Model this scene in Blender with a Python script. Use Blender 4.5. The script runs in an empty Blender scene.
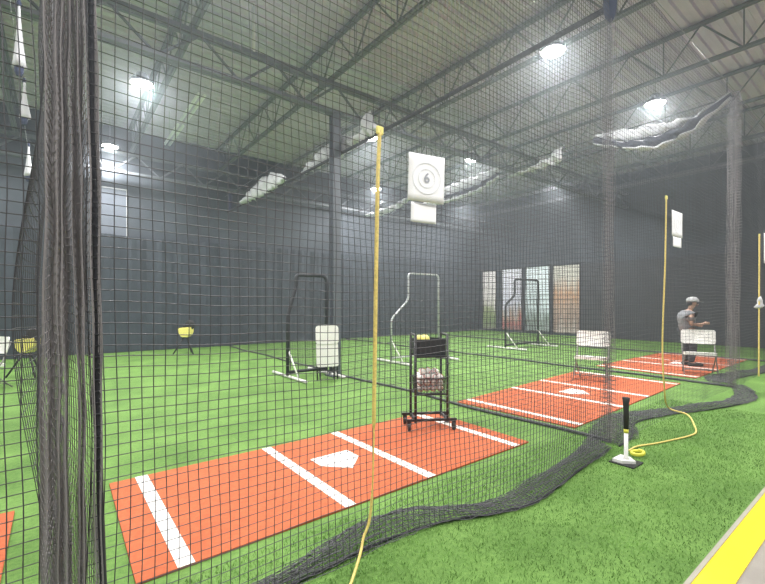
import bpy, bmesh, math, random
import numpy as np
from mathutils import Vector, Matrix, noise

random.seed(7)
rng = np.random.default_rng(7)
SC = bpy.context.scene
COL = SC.collection
PI = math.pi
R = math.radians

# ------------------------------------------------------------------ materials
def mat(name, col, rough=0.6, metal=0.0, noise_amt=0.0, noise_scale=8.0, bump=0.0, bump_scale=60.0, spec=0.5, emit=None, emit_str=0.0):
    m = bpy.data.materials.new(name)
    m.use_nodes = True
    nt = m.node_tree
    b = nt.nodes['Principled BSDF']
    b.inputs['Base Color'].default_value = (*col, 1)
    b.inputs['Roughness'].default_value = rough
    b.inputs['Metallic'].default_value = metal
    b.inputs['Specular IOR Level'].default_value = spec
    if emit:
        b.inputs['Emission Color'].default_value = (*emit, 1)
        b.inputs['Emission Strength'].default_value = emit_str
    tc = nt.nodes.new('ShaderNodeTexCoord')
    if noise_amt > 0:
        n = nt.nodes.new('ShaderNodeTexNoise')
        n.inputs['Scale'].default_value = noise_scale
        n.inputs['Detail'].default_value = 5
        nt.links.new(tc.outputs['Object'], n.inputs['Vector'])
        r = nt.nodes.new('ShaderNodeValToRGB')
        r.color_ramp.elements[0].position = 0.3
        r.color_ramp.elements[1].position = 0.7
        r.color_ramp.elements[0].color = (*[c * (1 - noise_amt) for c in col], 1)
        r.color_ramp.elements[1].color = (*[min(1, c * (1 + noise_amt)) for c in col], 1)
        nt.links.new(n.outputs['Fac'], r.inputs['Fac'])
        nt.links.new(r.outputs['Color'], b.inputs['Base Color'])
    if bump > 0:
        n2 = nt.nodes.new('ShaderNodeTexNoise')
        n2.inputs['Scale'].default_value = bump_scale
        n2.inputs['Detail'].default_value = 4
        nt.links.new(tc.outputs['Object'], n2.inputs['Vector'])
        bp = nt.nodes.new('ShaderNodeBump')
        bp.inputs['Strength'].default_value = bump
        bp.inputs['Distance'].default_value = 0.02
        nt.links.new(n2.outputs['Fac'], bp.inputs['Height'])
        nt.links.new(bp.outputs['Normal'], b.inputs['Normal'])
    return m

def turf_mat():
    m = bpy.data.materials.new('turf')
    m.use_nodes = True
    nt = m.node_tree
    b = nt.nodes['Principled BSDF']
    b.inputs['Roughness'].default_value = 0.75
    b.inputs['Specular IOR Level'].default_value = 0.25
    tc = nt.nodes.new('ShaderNodeTexCoord')
    n1 = nt.nodes.new('ShaderNodeTexNoise'); n1.inputs['Scale'].default_value = 1.7; n1.inputs['Detail'].default_value = 4
    n2 = nt.nodes.new('ShaderNodeTexNoise'); n2.inputs['Scale'].default_value = 34; n2.inputs['Detail'].default_value = 6
    n3 = nt.nodes.new('ShaderNodeTexNoise'); n3.inputs['Scale'].default_value = 160; n3.inputs['Detail'].default_value = 3
    for n in (n1, n2, n3):
        nt.links.new(tc.outputs['Object'], n.inputs['Vector'])
    mx = nt.nodes.new('ShaderNodeMath'); mx.operation = 'MULTIPLY_ADD'
    nt.links.new(n2.outputs['Fac'], mx.inputs[0]); mx.inputs[1].default_value = 0.75
    nt.links.new(n1.outputs['Fac'], mx.inputs[2])
    ad = nt.nodes.new('ShaderNodeMath'); ad.operation = 'MULTIPLY_ADD'
    nt.links.new(n3.outputs['Fac'], ad.inputs[0]); ad.inputs[1].default_value = 0.5
    nt.links.new(mx.outputs[0], ad.inputs[2])
    r = nt.nodes.new('ShaderNodeValToRGB')
    r.color_ramp.elements[0].position = 0.85
    r.color_ramp.elements[1].position = 1.42
    r.color_ramp.elements[0].position = 0.80 / 1.6
    r.color_ramp.elements[1].position = 1.45 / 1.6
    r.color_ramp.elements[0].color = (0.066, 0.150, 0.026, 1)
    r.color_ramp.elements[1].color = (0.180, 0.330, 0.078, 1)
    sc = nt.nodes.new('ShaderNodeMath'); sc.operation = 'MULTIPLY'; sc.inputs[1].default_value = 1 / 1.6
    nt.links.new(ad.outputs[0], sc.inputs[0])
    nt.links.new(sc.outputs[0], r.inputs['Fac'])
    nt.links.new(r.outputs['Color'], b.inputs['Base Color'])
    bp = nt.nodes.new('ShaderNodeBump'); bp.inputs['Strength'].default_value = 0.6; bp.inputs['Distance'].default_value = 0.015
    nt.links.new(n3.outputs['Fac'], bp.inputs['Height'])
    nt.links.new(bp.outputs['Normal'], b.inputs['Normal'])
    return m

M = {}
M['turf'] = turf_mat()
M['blade'] = mat('turf_blade', (0.13, 0.26, 0.055), 0.7, noise_amt=0.35, noise_scale=3, spec=0.2)
M['clay'] = mat('clay_turf', (0.46, 0.118, 0.050), 0.85, noise_amt=0.14, noise_scale=40, bump=0.3, bump_scale=220, spec=0.2)
M['line'] = mat('white_turf', (0.86, 0.84, 0.80), 0.8, noise_amt=0.06, noise_scale=50, bump=0.2, bump_scale=220, spec=0.2)
M['rubber_white'] = mat('white_rubber', (0.86, 0.86, 0.84), 0.5)
M['edge'] = mat('mat_edge', (0.30, 0.25, 0.17), 0.8)
M['concrete'] = mat('concrete', (0.27, 0.25, 0.22), 0.55, noise_amt=0.10, noise_scale=5, bump=0.08)
M['yellow_paint'] = mat('yellow_paint', (0.93, 0.68, 0.02), 0.45, noise_amt=0.04, noise_scale=12)
M['edge_grey'] = mat('edge_strip', (0.33, 0.31, 0.26), 0.6, noise_amt=0.1)
M['net'] = mat('black_netting', (0.050, 0.052, 0.058), 0.65, spec=0.5)
M['net_grey'] = mat('dark_grey_netting', (0.085, 0.085, 0.092), 0.7, spec=0.4)  # skirts and hems, a little paler than the hung panels
M['net_pleat'] = mat('pale_grey_netting', (0.24, 0.225, 0.23), 0.7, spec=0.4)  # gathered pleats, a paler grey than the hung panels
M['net_cord'] = mat('black_cord', (0.025, 0.026, 0.032), 0.7)
M['navy'] = mat('navy_cloth', (0.02, 0.03, 0.075), 0.8)
M['cable'] = mat('steel_cable', (0.28, 0.29, 0.31), 0.35, 0.6)
M['yellow_cord'] = mat('yellow_cord', (0.74, 0.58, 0.18), 0.6, noise_amt=0.2, noise_scale=60)
M['yellow_lime'] = mat('lime_plastic', (0.75, 0.72, 0.08), 0.45)
M['yellow_soft'] = mat('yellow_plastic', (0.85, 0.76, 0.22), 0.5)
M['white_fabric'] = mat('white_fabric', (0.56, 0.57, 0.60), 0.8, noise_amt=0.06, noise_scale=5)
M['dark_fabric'] = mat('dark_fabric', (0.03, 0.033, 0.045), 0.85)
M['paper'] = mat('paper', (0.94, 0.95, 0.97), 0.7)
M['ink'] = mat('printed_ink', (0.36, 0.38, 0.42), 0.7)
M['ink_light'] = mat('pale_printed_ink', (0.80, 0.82, 0.85), 0.7)
M['black_metal'] = mat('black_metal', (0.018, 0.018, 0.021), 0.45)
M['black_pad'] = mat('black_padding', (0.02, 0.022, 0.027), 0.6, bump=0.1)
M['grey_metal'] = mat('pale_grey_metal', (0.50, 0.52, 0.54), 0.4, 0.3)
M['leg_grey'] = mat('chair_leg_grey', (0.26, 0.25, 0.25), 0.45, 0.2)
M['pale_pipe'] = mat('pale_pipe', (0.88, 0.88, 0.90), 0.5)
M['white_plastic'] = mat('white_plastic', (0.80, 0.79, 0.77), 0.4)
M['dark_rubber'] = mat('dark_rubber', (0.02, 0.02, 0.02), 0.7)
M['ball'] = mat('baseball_leather', (0.88, 0.85, 0.82), 0.6)
M['stitch'] = mat('red_stitching', (0.55, 0.04, 0.03), 0.6)
M['wall_dark'] = mat('dark_wall', (0.055, 0.068, 0.085), 0.75, noise_amt=0.25, noise_scale=1.2)
M['curtain'] = mat('dark_curtain', (0.042, 0.053, 0.068), 0.85, noise_amt=0.2, noise_scale=2.5)
M['wall_pad'] = mat('charcoal_wall', (0.050, 0.055, 0.063), 0.8, noise_amt=0.15, noise_scale=2)
M['deck'] = mat('galvanised_deck', (0.585, 0.53, 0.66), 0.5, 0.0, noise_amt=0.10, noise_scale=1.5)
M['steel'] = mat('grey_painted_steel', (0.15, 0.165, 0.185), 0.55)
M['column'] = mat('column_steel', (0.10, 0.115, 0.135), 0.55)
M['lens'] = mat('lamp_lens', (1, 1, 1), 0.3, emit=(1.0, 0.985, 0.95), emit_str=45)
M['housing'] = mat('lamp_housing', (0.05, 0.05, 0.055), 0.4)
M['skin'] = mat('skin', (0.50, 0.31, 0.23), 0.55)
M['shirt'] = mat('grey_shirt', (0.22, 0.23, 0.25), 0.85)
M['trousers'] = mat('dark_trousers', (0.035, 0.037, 0.045), 0.85)
M['cap'] = mat('grey_cap', (0.38, 0.39, 0.40), 0.8)
M['pale_panel'] = mat('pale_panel', (0.13, 0.15, 0.19), 0.6, noise_amt=0.08, noise_scale=3)

# ------------------------------------------------------------------ helpers
def link(name, me, m, parent=None, smooth=False, loc=None):
    o = bpy.data.objects.new(name, me)
    COL.objects.link(o)
    for mm in (m if isinstance(m, (list, tuple)) else [m]):
        me.materials.append(mm)
    if smooth:
        for p in me.polygons:
            p.use_smooth = True
    if parent is not None:
        o.parent = parent
    if loc is not None:
        o.location = loc
    return o

def obj(name, bm, m, parent=None, smooth=False, loc=None):
    me = bpy.data.meshes.new(name)
    bmesh.ops.recalc_face_normals(bm, faces=bm.faces)
    bm.to_mesh(me); bm.free()
    return link(name, me, m, parent, smooth, loc)

def tag(o, label, cat, group=None, kind=None):
    o['label'] = label
    o['category'] = cat
    if group: o['group'] = group
    if kind: o['kind'] = kind
    return o

def thing(name, label, cat, loc=(0, 0, 0), rz=0.0, group=None):
    o = bpy.data.objects.new(name, None)
    COL.objects.link(o)
    o.location = loc
    o.rotation_euler = (0, 0, rz)
    o.empty_display_size = 0.1
    return tag(o, label, cat, group)

def struct(o):
    o['kind'] = 'structure'
    return o

def copy_tree(o, parent=None):
    c = o.copy()
    COL.objects.link(c)
    if parent is not None:
        c.parent = parent
    for ch in list(o.children):
        copy_tree(ch, c)
    return c

def box(bm, c, s, rot=None, bev=0.0, seg=2):
    g = bmesh.ops.create_cube(bm, size=1.0)
    vs = g['verts']
    bmesh.ops.scale(bm, vec=s, verts=vs)
    if bev > 0:
        es = list({e for v in vs for e in v.link_edges})
        r = bmesh.ops.bevel(bm, geom=es, offset=bev, segments=seg, affect='EDGES', profile=0.5)
        vs = list({v for v in r['verts']} | {v for v in vs if v.is_valid})
    if rot is not None:
        bmesh.ops.rotate(bm, cent=(0, 0, 0), matrix=rot, verts=vs)
    bmesh.ops.translate(bm, vec=c, verts=vs)

def tube(bm, pts, r, seg=8, cap=True):
    pts = [Vector(p) for p in pts]
    n = len(pts)
    rs = r if isinstance(r, (list, tuple)) else [r] * n
    rings = []
    ref = None
    for i, p in enumerate(pts):
        t = (pts[min(i + 1, n - 1)] - pts[max(i - 1, 0)]).normalized()
        if ref is None:
            ref = Vector((0, 0, 1)) if abs(t.z) < 0.9 else Vector((1, 0, 0))
        a = (ref - t * ref.dot(t))
        if a.length < 1e-5:
            a = t.orthogonal()
        a.normalize()
        b = t.cross(a)
        ref = a
        rings.append([bm.verts.new(p + rs[i] * (math.cos(2 * PI * k / seg) * a + math.sin(2 * PI * k / seg) * b)) for k in range(seg)])
    for i in range(n - 1):
        for k in range(seg):
            k2 = (k + 1) % seg
            bm.faces.new((rings[i][k], rings[i][k2], rings[i + 1][k2], rings[i + 1][k]))
    if cap:
        bm.faces.new(rings[0][::-1]); bm.faces.new(rings[-1])

def bend(pts, rad=0.08, n=4):
    """round the inner corners of a polyline"""
    pts = [Vector(p) for p in pts]
    out = [pts[0]]
    for i in range(1, len(pts) - 1):
        a, b, c = pts[i - 1], pts[i], pts[i + 1]
        d1 = (a - b); d2 = (c - b)
        q = min(rad, d1.length * 0.45, d2.length * 0.45)
        p1 = b + d1.normalized() * q; p2 = b + d2.normalized() * q
        for k in range(n + 1):
            t = k / n
            out.append(p1 * (1 - t) ** 2 + b * 2 * t * (1 - t) + p2 * t ** 2)
    out.append(pts[-1])
    return out

def smooth_path(pts, n=6):
    pts = [Vector(p) for p in pts]
    out = []
    P = [pts[0]] + pts + [pts[-1]]
    for i in range(1, len(P) - 2):
        for k in range(n):
            t = k / n
            a, b, c, d = P[i - 1], P[i], P[i + 1], P[i + 2]
            out.append(0.5 * ((2 * b) + (c - a) * t + (2 * a - 5 * b + 4 * c - d) * t * t + (3 * b - 3 * c + d - a) * t ** 3))
    out.append(pts[-1])
    return out

def lathe(bm, prof, seg=20, c=(0, 0, 0)):
    rings = []
    for r, z in prof:
        rings.append([bm.verts.new((c[0] + r * math.cos(2 * PI * k / seg), c[1] + r * math.sin(2 * PI * k / seg), c[2] + z)) for k in range(seg)])
    for i in range(len(rings) - 1):
        for k in range(seg):
            k2 = (k + 1) % seg
            bm.faces.new((rings[i][k], rings[i][k2], rings[i + 1][k2], rings[i + 1][k]))
    bm.faces.new(rings[0][::-1]); bm.faces.new(rings[-1])

def prism(bm, poly, z0, z1):
    lo = [bm.verts.new((x, y, z0)) for x, y in poly]
    hi = [bm.verts.new((x, y, z1)) for x, y in poly]
    bm.faces.new(lo[::-1]); bm.faces.new(hi)
    n = len(poly)
    for i in range(n):
        j = (i + 1) % n
        bm.faces.new((lo[i], lo[j], hi[j], hi[i]))

def slab(name, x0, x1, y0, y1, z0, z1, m, bev=0.0):
    bm = bmesh.new()
    box(bm, ((x0 + x1) / 2, (y0 + y1) / 2, (z0 + z1) / 2), (x1 - x0, y1 - y0, z1 - z0), bev=bev)
    return obj(name, bm, m)

def bulk_mesh(name, verts, quads):
    me = bpy.data.meshes.new(name)
    nv, nq = len(verts), len(quads)
    me.vertices.add(nv); me.vertices.foreach_set('co', np.asarray(verts, dtype=np.float32).ravel())
    me.loops.add(nq * 4); me.loops.foreach_set('vertex_index', np.asarray(quads, dtype=np.int32).ravel())
    me.polygons.add(nq)
    me.polygons.foreach_set('loop_start', np.arange(0, nq * 4, 4, dtype=np.int32))
    me.update(calc_edges=True)
    me.validate()
    return me

def net_mesh(name, P, r, parent, m, nsides=3, axes=None):
    """knotted netting: a grid of points P[nu,nv,3]; every grid line becomes a thin round strand"""
    P = np.asarray(P, dtype=np.float64)
    nu, nv = P.shape[:2]
    du = P[-1, nv // 2] - P[0, nv // 2]; dv = P[nu // 2, -1] - P[nu // 2, 0]
    if axes: du, dv = np.array(axes[0], float), np.array(axes[1], float)
    du /= np.linalg.norm(du); dv /= np.linalg.norm(dv)
    n = np.cross(du, dv); n /= np.linalg.norm(n)
    V = []; Q = []; base = 0
    for along in (0, 1):
        A = P if along == 0 else P.transpose(1, 0, 2)
        side = dv if along == 0 else du
        offs = np.array([r * (math.cos(2 * PI * k / nsides) * n + math.sin(2 * PI * k / nsides) * side) for k in range(nsides)])
        L, S = A.shape[:2]
        vv = A[:, :, None, :] + offs[None, None]
        V.append(vv.reshape(-1, 3))
        idx = (np.arange(L)[:, None, None] * S + np.arange(S)[None, :, None]) * nsides + np.arange(nsides)[None, None, :] + base
        a = idx[:-1]; b = idx[1:]
        q = np.stack([a, np.roll(a, -1, axis=2), np.roll(b, -1, axis=2), b], axis=-1).reshape(-1, 4)
        Q.append(q); base += L * S * nsides
    return link(name, bulk_mesh(name, np.concatenate(V), np.concatenate(Q)), m, parent)

def wav(a, b, seed, amp=1.0):
    """cheap smooth noise on arrays"""
    g = np.random.default_rng(seed)
    out = np.zeros(np.broadcast(a, b).shape)
    for k in range(6):
        fa, fb = g.uniform(-1, 1, 2) * (1.2 + k * 1.1)
        out = out + np.sin(fa * a * 2 + fb * b * 2 + g.uniform(0, 6.28)) / (1 + 0.6 * k)
    return out * amp / 2.0

# ------------------------------------------------------------------ setting
RX, BY = 18.5, 15.0          # right wall, back wall
X0, Y0 = -8.0, -6.0
ZR = 6.85
struct(slab('floor', X0, RX, 0.775, BY, -0.06, 0.0, M['turf']))
struct(slab('floor_concrete', X0, RX, Y0, 0.607, -0.06, -0.012, M['concrete']))
struct(slab('trim_1', X0, RX, 0.607, 0.752, -0.06, -0.004, M['yellow_paint']))
struct(slab('trim_2', X0, RX, 0.752, 0.775, -0.06, 0.002, M['edge_grey']))
struct(slab('wall_back', X0, RX + 0.2, BY, BY + 0.2, -0.06, ZR, M['wall_dark']))
struct(slab('wall_right', RX, RX + 0.2, Y0, BY, -0.06, ZR, M['wall_dark']))
struct(slab('wall_left', X0 - 0.2, X0, Y0, BY, -0.06, ZR, M['wall_dark']))
struct(slab('baseboard_right', RX - 0.06, RX, Y0, 9.25, 0.0, 3.25, M['wall_pad'], 0.01))
struct(slab('trim_3', RX - 0.10, RX, Y0, BY, 6.3, 6.42, M['steel']))
# dark curtain hung along the back wall: pleated sheet
bm = bmesh.new()
xs = np.arange(X0, RX - 0.1, 0.07)
ft = []
for x in xs:
    y = BY - 0.12 + 0.03 * math.sin(x * 9.0) + 0.02 * math.sin(x * 23.0 + 1)
    ft.append((bm.verts.new((x, y, 0.01)), bm.verts.new((x, y, 3.55 + 0.02 * math.sin(x * 2))),
               bm.verts.new((x, y + 0.03, 0.01)), bm.verts.new((x, y + 0.03, 3.55 + 0.02 * math.sin(x * 2)))))
for a, b in zip(ft[:-1], ft[1:]):
    bm.faces.new((a[0], b[0], b[1], a[1])); bm.faces.new((a[2], a[3], b[3], b[2]))
    bm.faces.new((a[1], b[1], b[3], a[3])); bm.faces.new((a[0], a[2], b[2], b[0]))
tag(obj('curtain', bm, M['curtain']), 'long dark curtain hung low along the far back wall', 'curtain')
# corrugated roof deck, ribs running along x
bm = bmesh.new()
prof = []
y = Y0
while y < BY + 0.3:
    prof += [(y, ZR), (y + 0.09, ZR), (y + 0.115, ZR + 0.045), (y + 0.205, ZR + 0.045)]
    y += 0.23
lo = [(bm.verts.new((X0, a, z)), bm.verts.new((RX + 0.2, a, z))) for a, z in prof]
hi = [(bm.verts.new((X0, prof[0][0], ZR + 0.2)), bm.verts.new((RX + 0.2, prof[0][0], ZR + 0.2))),
      (bm.verts.new((X0, prof[-1][0], ZR + 0.2)), bm.verts.new((RX + 0.2, prof[-1][0], ZR + 0.2)))]
for a, b in zip(lo[:-1], lo[1:]):
    bm.faces.new((a[0], a[1], b[1], b[0]))
bm.faces.new((hi[0][0], hi[1][0], hi[1][1], hi[0][1]))
struct(obj('ceiling', bm, M['deck']))

def joist(name, x, y0, y1, zb, zt, panel=1.25, ph=0.0):
    bm = bmesh.new()
    for z in (zb, zt):
        for s in (-1, 1):
            box(bm, (x + s * 0.032, (y0 + y1) / 2, z), (0.045, y1 - y0, 0.05))
    y = y0 + ph; up = False
    while y + panel / 2 < y1:
        tube(bm, [(x, y, zt if up else zb), (x, y + panel / 2, zb if up else zt)], 0.017, 6)
        if up:
            tube(bm, [(x, y + panel / 2, zb), (x, y + panel / 2, zt)], 0.012, 6)
        up = not up
        y += panel / 2
    return struct(obj(name, bm, M['steel']))
for i, x in enumerate((-3.5, -0.87, 1.77, 4.40, 7.03, 9.66, 12.3, 14.95, 17.6)):
    joist('beam_%d' % (i + 1), x, Y0, BY, 6.05, 6.80, ph=0.21 * (i % 3))

def girder(name, y, x0, x1, zb, zt):
    bm = bmesh.new()
    for z in (zb, zt):
        for s in (-1, 1):
            box(bm, ((x0 + x1) / 2, y + s * 0.05, z), (x1 - x0, 0.07, 0.07))
    x = x0; up = False
    while x + 0.66 < x1:
        tube(bm, [(x, y, zt if up else zb), (x + 0.66, y, zb if up else zt)], 0.026, 6)
        up = not up
        x += 0.66
    return struct(obj(name, bm, M['steel']))
girder('beam_10', 7.4, X0, RX, 5.42, 5.98)
girder('beam_11', 14.7, X0, RX, 5.42, 5.98)
# steel column (I section) standing on the divider line between the first two lanes
bm = bmesh.new()
CX, CY = 4.52, 7.4
box(bm, (CX, CY - 0.085, 2.7), (0.17, 0.014, 5.4)); box(bm, (CX, CY + 0.085, 2.7), (0.17, 0.014, 5.4)); box(bm, (CX, CY, 2.7), (0.012, 0.16, 5.4))
box(bm, (CX, CY, 0.012), (0.30, 0.30, 0.024)); box(bm, (CX, CY, 5.40), (0.26, 0.26, 0.02))
struct(obj('column', bm, M['column']))

# pale panel high on the back wall
t = thing('wall_panel', 'pale rectangular panel high on the dark back wall at the left', 'panel', (1.28, BY - 0.03, 4.2))
bm = bmesh.new(); box(bm, (0, 0, 0), (0.80, 0.03, 1.5), bev=0.006); obj('panel_board', bm, M['pale_panel'], t)
bm = bmesh.new()
for s in (-1, 1):
    box(bm, (s * 0.41, -0.005, 0), (0.03, 0.05, 1.56)); box(bm, (0, -0.005, s * 0.765), (0.85, 0.05, 0.03))
obj('panel_frame', bm, M['grey_metal'], t)

t = thing('conduit_pipe', 'pair of pale pipes slung under the roof below the upper left lamp', 'pipe', (2.46, 11.3, 5.99))
for k, (a, b) in enumerate(((-1.8, -0.15), (0.15, 1.8))):
    for sx in (-0.06, 0.06):
        bm = bmesh.new(); tube(bm, [(sx, a, 0), (sx, b, 0)], 0.034, 8); obj('pipe', bm, M['pale_pipe'], t, True)
for yy in (-1.5, 1.5):
    bm = bmesh.new(); tube(bm, [(-0.06, yy, 0.02), (0, yy, 0.10), (0.06, yy, 0.02)], 0.006, 6); tube(bm, [(0, yy, 0.10), (0, yy, ZR - 5.99)], 0.005, 6); obj('hanger', bm, M['cable'], t)
bm = bmesh.new(); tube(bm, [(2.78, 7.33, 6.0), (2.78, 7.33, ZR + 0.02)], 0.03, 8)
tag(obj('conduit_pipe', bm, M['pale_pipe'], None, True), 'short pale upright pipe between the girder and the roof deck at top', 'pipe')

# ------------------------------------------------------------------ batting mats
def mat_thing(label, c4, lines, plate, lw=0.092):
    """c4 = four floor corners (front-left, front-right, back-right, back-left)"""
    cx = sum(p[0] for p in c4) / 4; cy = sum(p[1] for p in c4) / 4
    t = thing('batting_mat', label, 'mat', (cx, cy, 0.0), group='clay coloured batting mats')
    c = [(x - cx, y - cy) for x, y in c4]
    bm = bmesh.new(); prism(bm, c, 0.001, 0.014)
    obj('turf_surface', bm, M['clay'], t)
    def lerp(a, b, k): return (a[0] + (b[0] - a[0]) * k, a[1] + (b[1] - a[1]) * k)
    for xf, xb in lines:
        x = xf - cx
        kf = (x - c[0][0]) / (c[1][0] - c[0][0]); kb = (xb - cx - c[3][0]) / (c[2][0] - c[3][0])
        f = lerp(c[0], c[1], kf); b = lerp(c[3], c[2], kb)
        bm = bmesh.new()
        prism(bm, [(f[0] - lw / 2, f[1]), (f[0] + lw / 2, f[1]), (b[0] + lw / 2, b[1]), (b[0] - lw / 2, b[1])], 0.0135, 0.0162)
        obj('batter_line', bm, M['line'], t)
    px, py = plate[0] - cx, plate[1] - cy
    s = 0.205
    bm = bmesh.new()
    prism(bm, [(px - s, py + s), (px - s, py), (px, py - s), (px + s, py), (px + s, py + s)], 0.0136, 0.0185)
    obj('home_plate', bm, M['rubber_white'], t)
    return t
mat_thing('large clay orange batting mat with white lines in the nearest full lane', [(0.33, 2.55), (3.99, 2.575), (4.05, 4.14), (0.34, 4.10)],
          [(0.58, 0.57), (1.70, 1.69), (2.535, 2.51), (3.78, 3.79)], (2.10, 3.34))
mat_thing('clay orange batting mat with white lines beneath the white folding chair in the middle lane', [(4.88, 2.53), (9.11, 2.72), (8.98, 4.62), (4.76, 4.28)],
          [(5.06, 5.00), (6.40, 6.33), (7.42, 7.36), (8.95, 8.93)], (6.83, 3.50))
mat_thing('clay orange batting mat in the far right lane, seen almost edge on', [(10.0, 2.72), (14.3, 2.78), (14.3, 4.75), (10.1, 4.72)],
          [(10.15, 10.25), (11.6, 11.6), (12.6, 12.6), (14.1, 14.1)], (12.1, 3.6))
mat_thing('clay orange batting mat showing only one corner at the left edge of the photo', [(-3.9, 2.42), (-0.24, 2.42), (-0.24, 3.98), (-3.9, 3.98)],
          [(-3.66, -3.66), (-2.5, -2.5), (-1.75, -1.75), (-0.5, -0.5)][:3], (-2.1, 3.3))

# ------------------------------------------------------------------ nets
NETS = 'black batting cage nets'
FY = 2.0
def front_net(label, x0, x1, z1, sp, r, seed, z0=0.02):
    t = thing('cage_net', label, 'net', ((x0 + x1) / 2, FY, 0), group=NETS)
    nu = int((x1 - x0) / sp) + 1; nv = int((z1 - z0) / sp) + 1
    u = np.linspace(x0, x1, nu)[:, None]; v = np.linspace(z0, z1, nv)[None, :]
    X = u + 0 * v + wav(u, v, seed, 0.018)
    Y = FY + wav(u, v * 0.6, seed + 1, 0.035) * (1 - 0.5 * v / z1)
    Z = v + 0 * u + wav(u, v, seed + 2, 0.016) - 0.05 * np.sin(PI * (u - x0) / (x1 - x0)) * (v / z1)
    P = np.stack([X - (x0 + x1) / 2, Y - FY, Z], -1)
    net_mesh('net_panel', P, r, t, M['net'])
    return t
def skirt(parent, near, far, hump, seed, layers=2, sp=0.036, r=0.0026):
    """loose net piled on the turf: crumpled layers between a near and a far edge line"""
    off = Vector(parent.location)
    near = smooth_path([(x, y, 0) for x, y in near], 8); far = smooth_path([(x, y, 0) for x, y in far], 8)
    def samp(path, n):
        d = [0]
        for a, b in zip(path[:-1], path[1:]): d.append(d[-1] + (b - a).length)
        q = np.linspace(0, d[-1], n); arr = np.array([list(p) for p in path])
        return np.stack([np.interp(q, d, arr[:, k]) for k in range(3)], -1), d[-1]
    _, L = samp(near, 2)
    n = int(L / sp)
    A, _ = samp(near, n); B, _ = samp(far, n)
    VV = []
    for k in range(layers):
        m = max(8, int(0.42 / sp))
        s = np.linspace(0, 1, m)[None, :]; uu = np.arange(n)[:, None] * sp
        sh = s + 0.10 * wav(uu * 2.5, s * 3 + k, seed + 9 * k, 1)
        base = A[:, None, :] * (1 - sh[..., None]) + B[:, None, :] * sh[..., None]
        z = 0.012 + hump * np.sin(PI * np.clip(s * 0.9 + 0.08, 0, 1)) * (0.55 + 0.45 * np.sin(uu * 3.1 + k + seed)) * (0.5 + 0.3 * k) + 0.012 * np.abs(wav(uu * 9, s * 9, seed + 3 * k + 1, 1)) + 0.004 * k
        base[..., 0] += 0.02 * wav(uu * 8, s * 7, seed + 5 * k + 2, 1) + 0.012 * k
        base[..., 1] += 0.015 * wav(uu * 7, s * 8, seed + 5 * k + 3, 1)
        base[..., 2] = np.maximum(z, 0.006)
        VV.append(base - np.array(off))
    # one part holding every fold of the pile
    obs = [net_mesh('ground_skirt', P, r, None, M['net_grey'], axes=((1, 0, 0), (0, 1, 0))) for P in VV]
    vs = []; qs = []; b = 0
    for o in obs:
        me = o.data; a = np.empty(len(me.vertices) * 3, np.float32); me.vertices.foreach_get('co', a)
        q = np.empty(len(me.loops), np.int32); me.loops.foreach_get('vertex_index', q)
        vs.append(a.reshape(-1, 3)); qs.append(q.reshape(-1, 4) + b); b += len(me.vertices)
        bpy.data.objects.remove(o); bpy.data.meshes.remove(me)
    link('ground_skirt', bulk_mesh('ground_skirt', np.concatenate(vs), np.concatenate(qs)), M['net_grey'], parent)
    bm = bmesh.new()
    off2 = Vector((off.x, off.y, 0))
    tube(bm, [p - off2 + Vector((0, 0.02, 0.012)) for p in near], 0.009, 6)
    obj('border_cord', bm, M['net_cord'], parent, True)

n1 = front_net('black back net across the nearest full lane, numbered paper target pinned on it', 0.10, 4.62, 5.2, 0.0445, 0.0023, 11)
skirt(n1, [(0.30, 2.02), (1.02, 2.02), (1.58, 2.04), (2.04, 1.98), (2.46, 1.82), (2.86, 1.75), (3.66, 1.84), (4.45, 1.93)],
      [(0.30, 2.2), (0.96, 2.16), (1.41, 2.27), (1.89, 2.30), (2.17, 2.14), (2.57, 1.97), (2.99, 1.98), (4.07, 2.10), (4.62, 2.24)], 0.09, 3)
n2 = front_net('black back net across the middle lane, behind the batting tee', 4.70, 9.45, 5.2, 0.05, 0.0017, 21)
skirt(n2, [(4.62, 1.90), (5.05, 1.95), (5.7, 2.15), (6.5, 2.02), (7.0, 1.84), (7.8, 1.63), (8.6, 1.55), (9.3, 1.75)],
      [(4.62, 2.22), (5.29, 2.49), (5.81, 2.51), (6.52, 2.27), (7.07, 2.05), (7.84, 1.84), (8.66, 1.85), (9.45, 2.05)], 0.08, 5)
n3 = front_net('black back net across the far right lane', 9.52, 14.2, 5.2, 0.055, 0.0019, 31)
skirt(n3, [(9.5, 2.0), (10.2, 2.22), (11.0, 2.15), (12.2, 2.0), (13.5, 1.95), (14.2, 1.95)],
      [(9.5, 2.3), (10.2, 2.62), (11.0, 2.5), (12.2, 2.3), (13.5, 2.25), (14.2, 2.2)], 0.10, 8)
n0 = front_net('black back net at the extreme left edge, left of the gathered net column', -3.9, -0.06, 5.2, 0.0445, 0.0023, 41)

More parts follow.
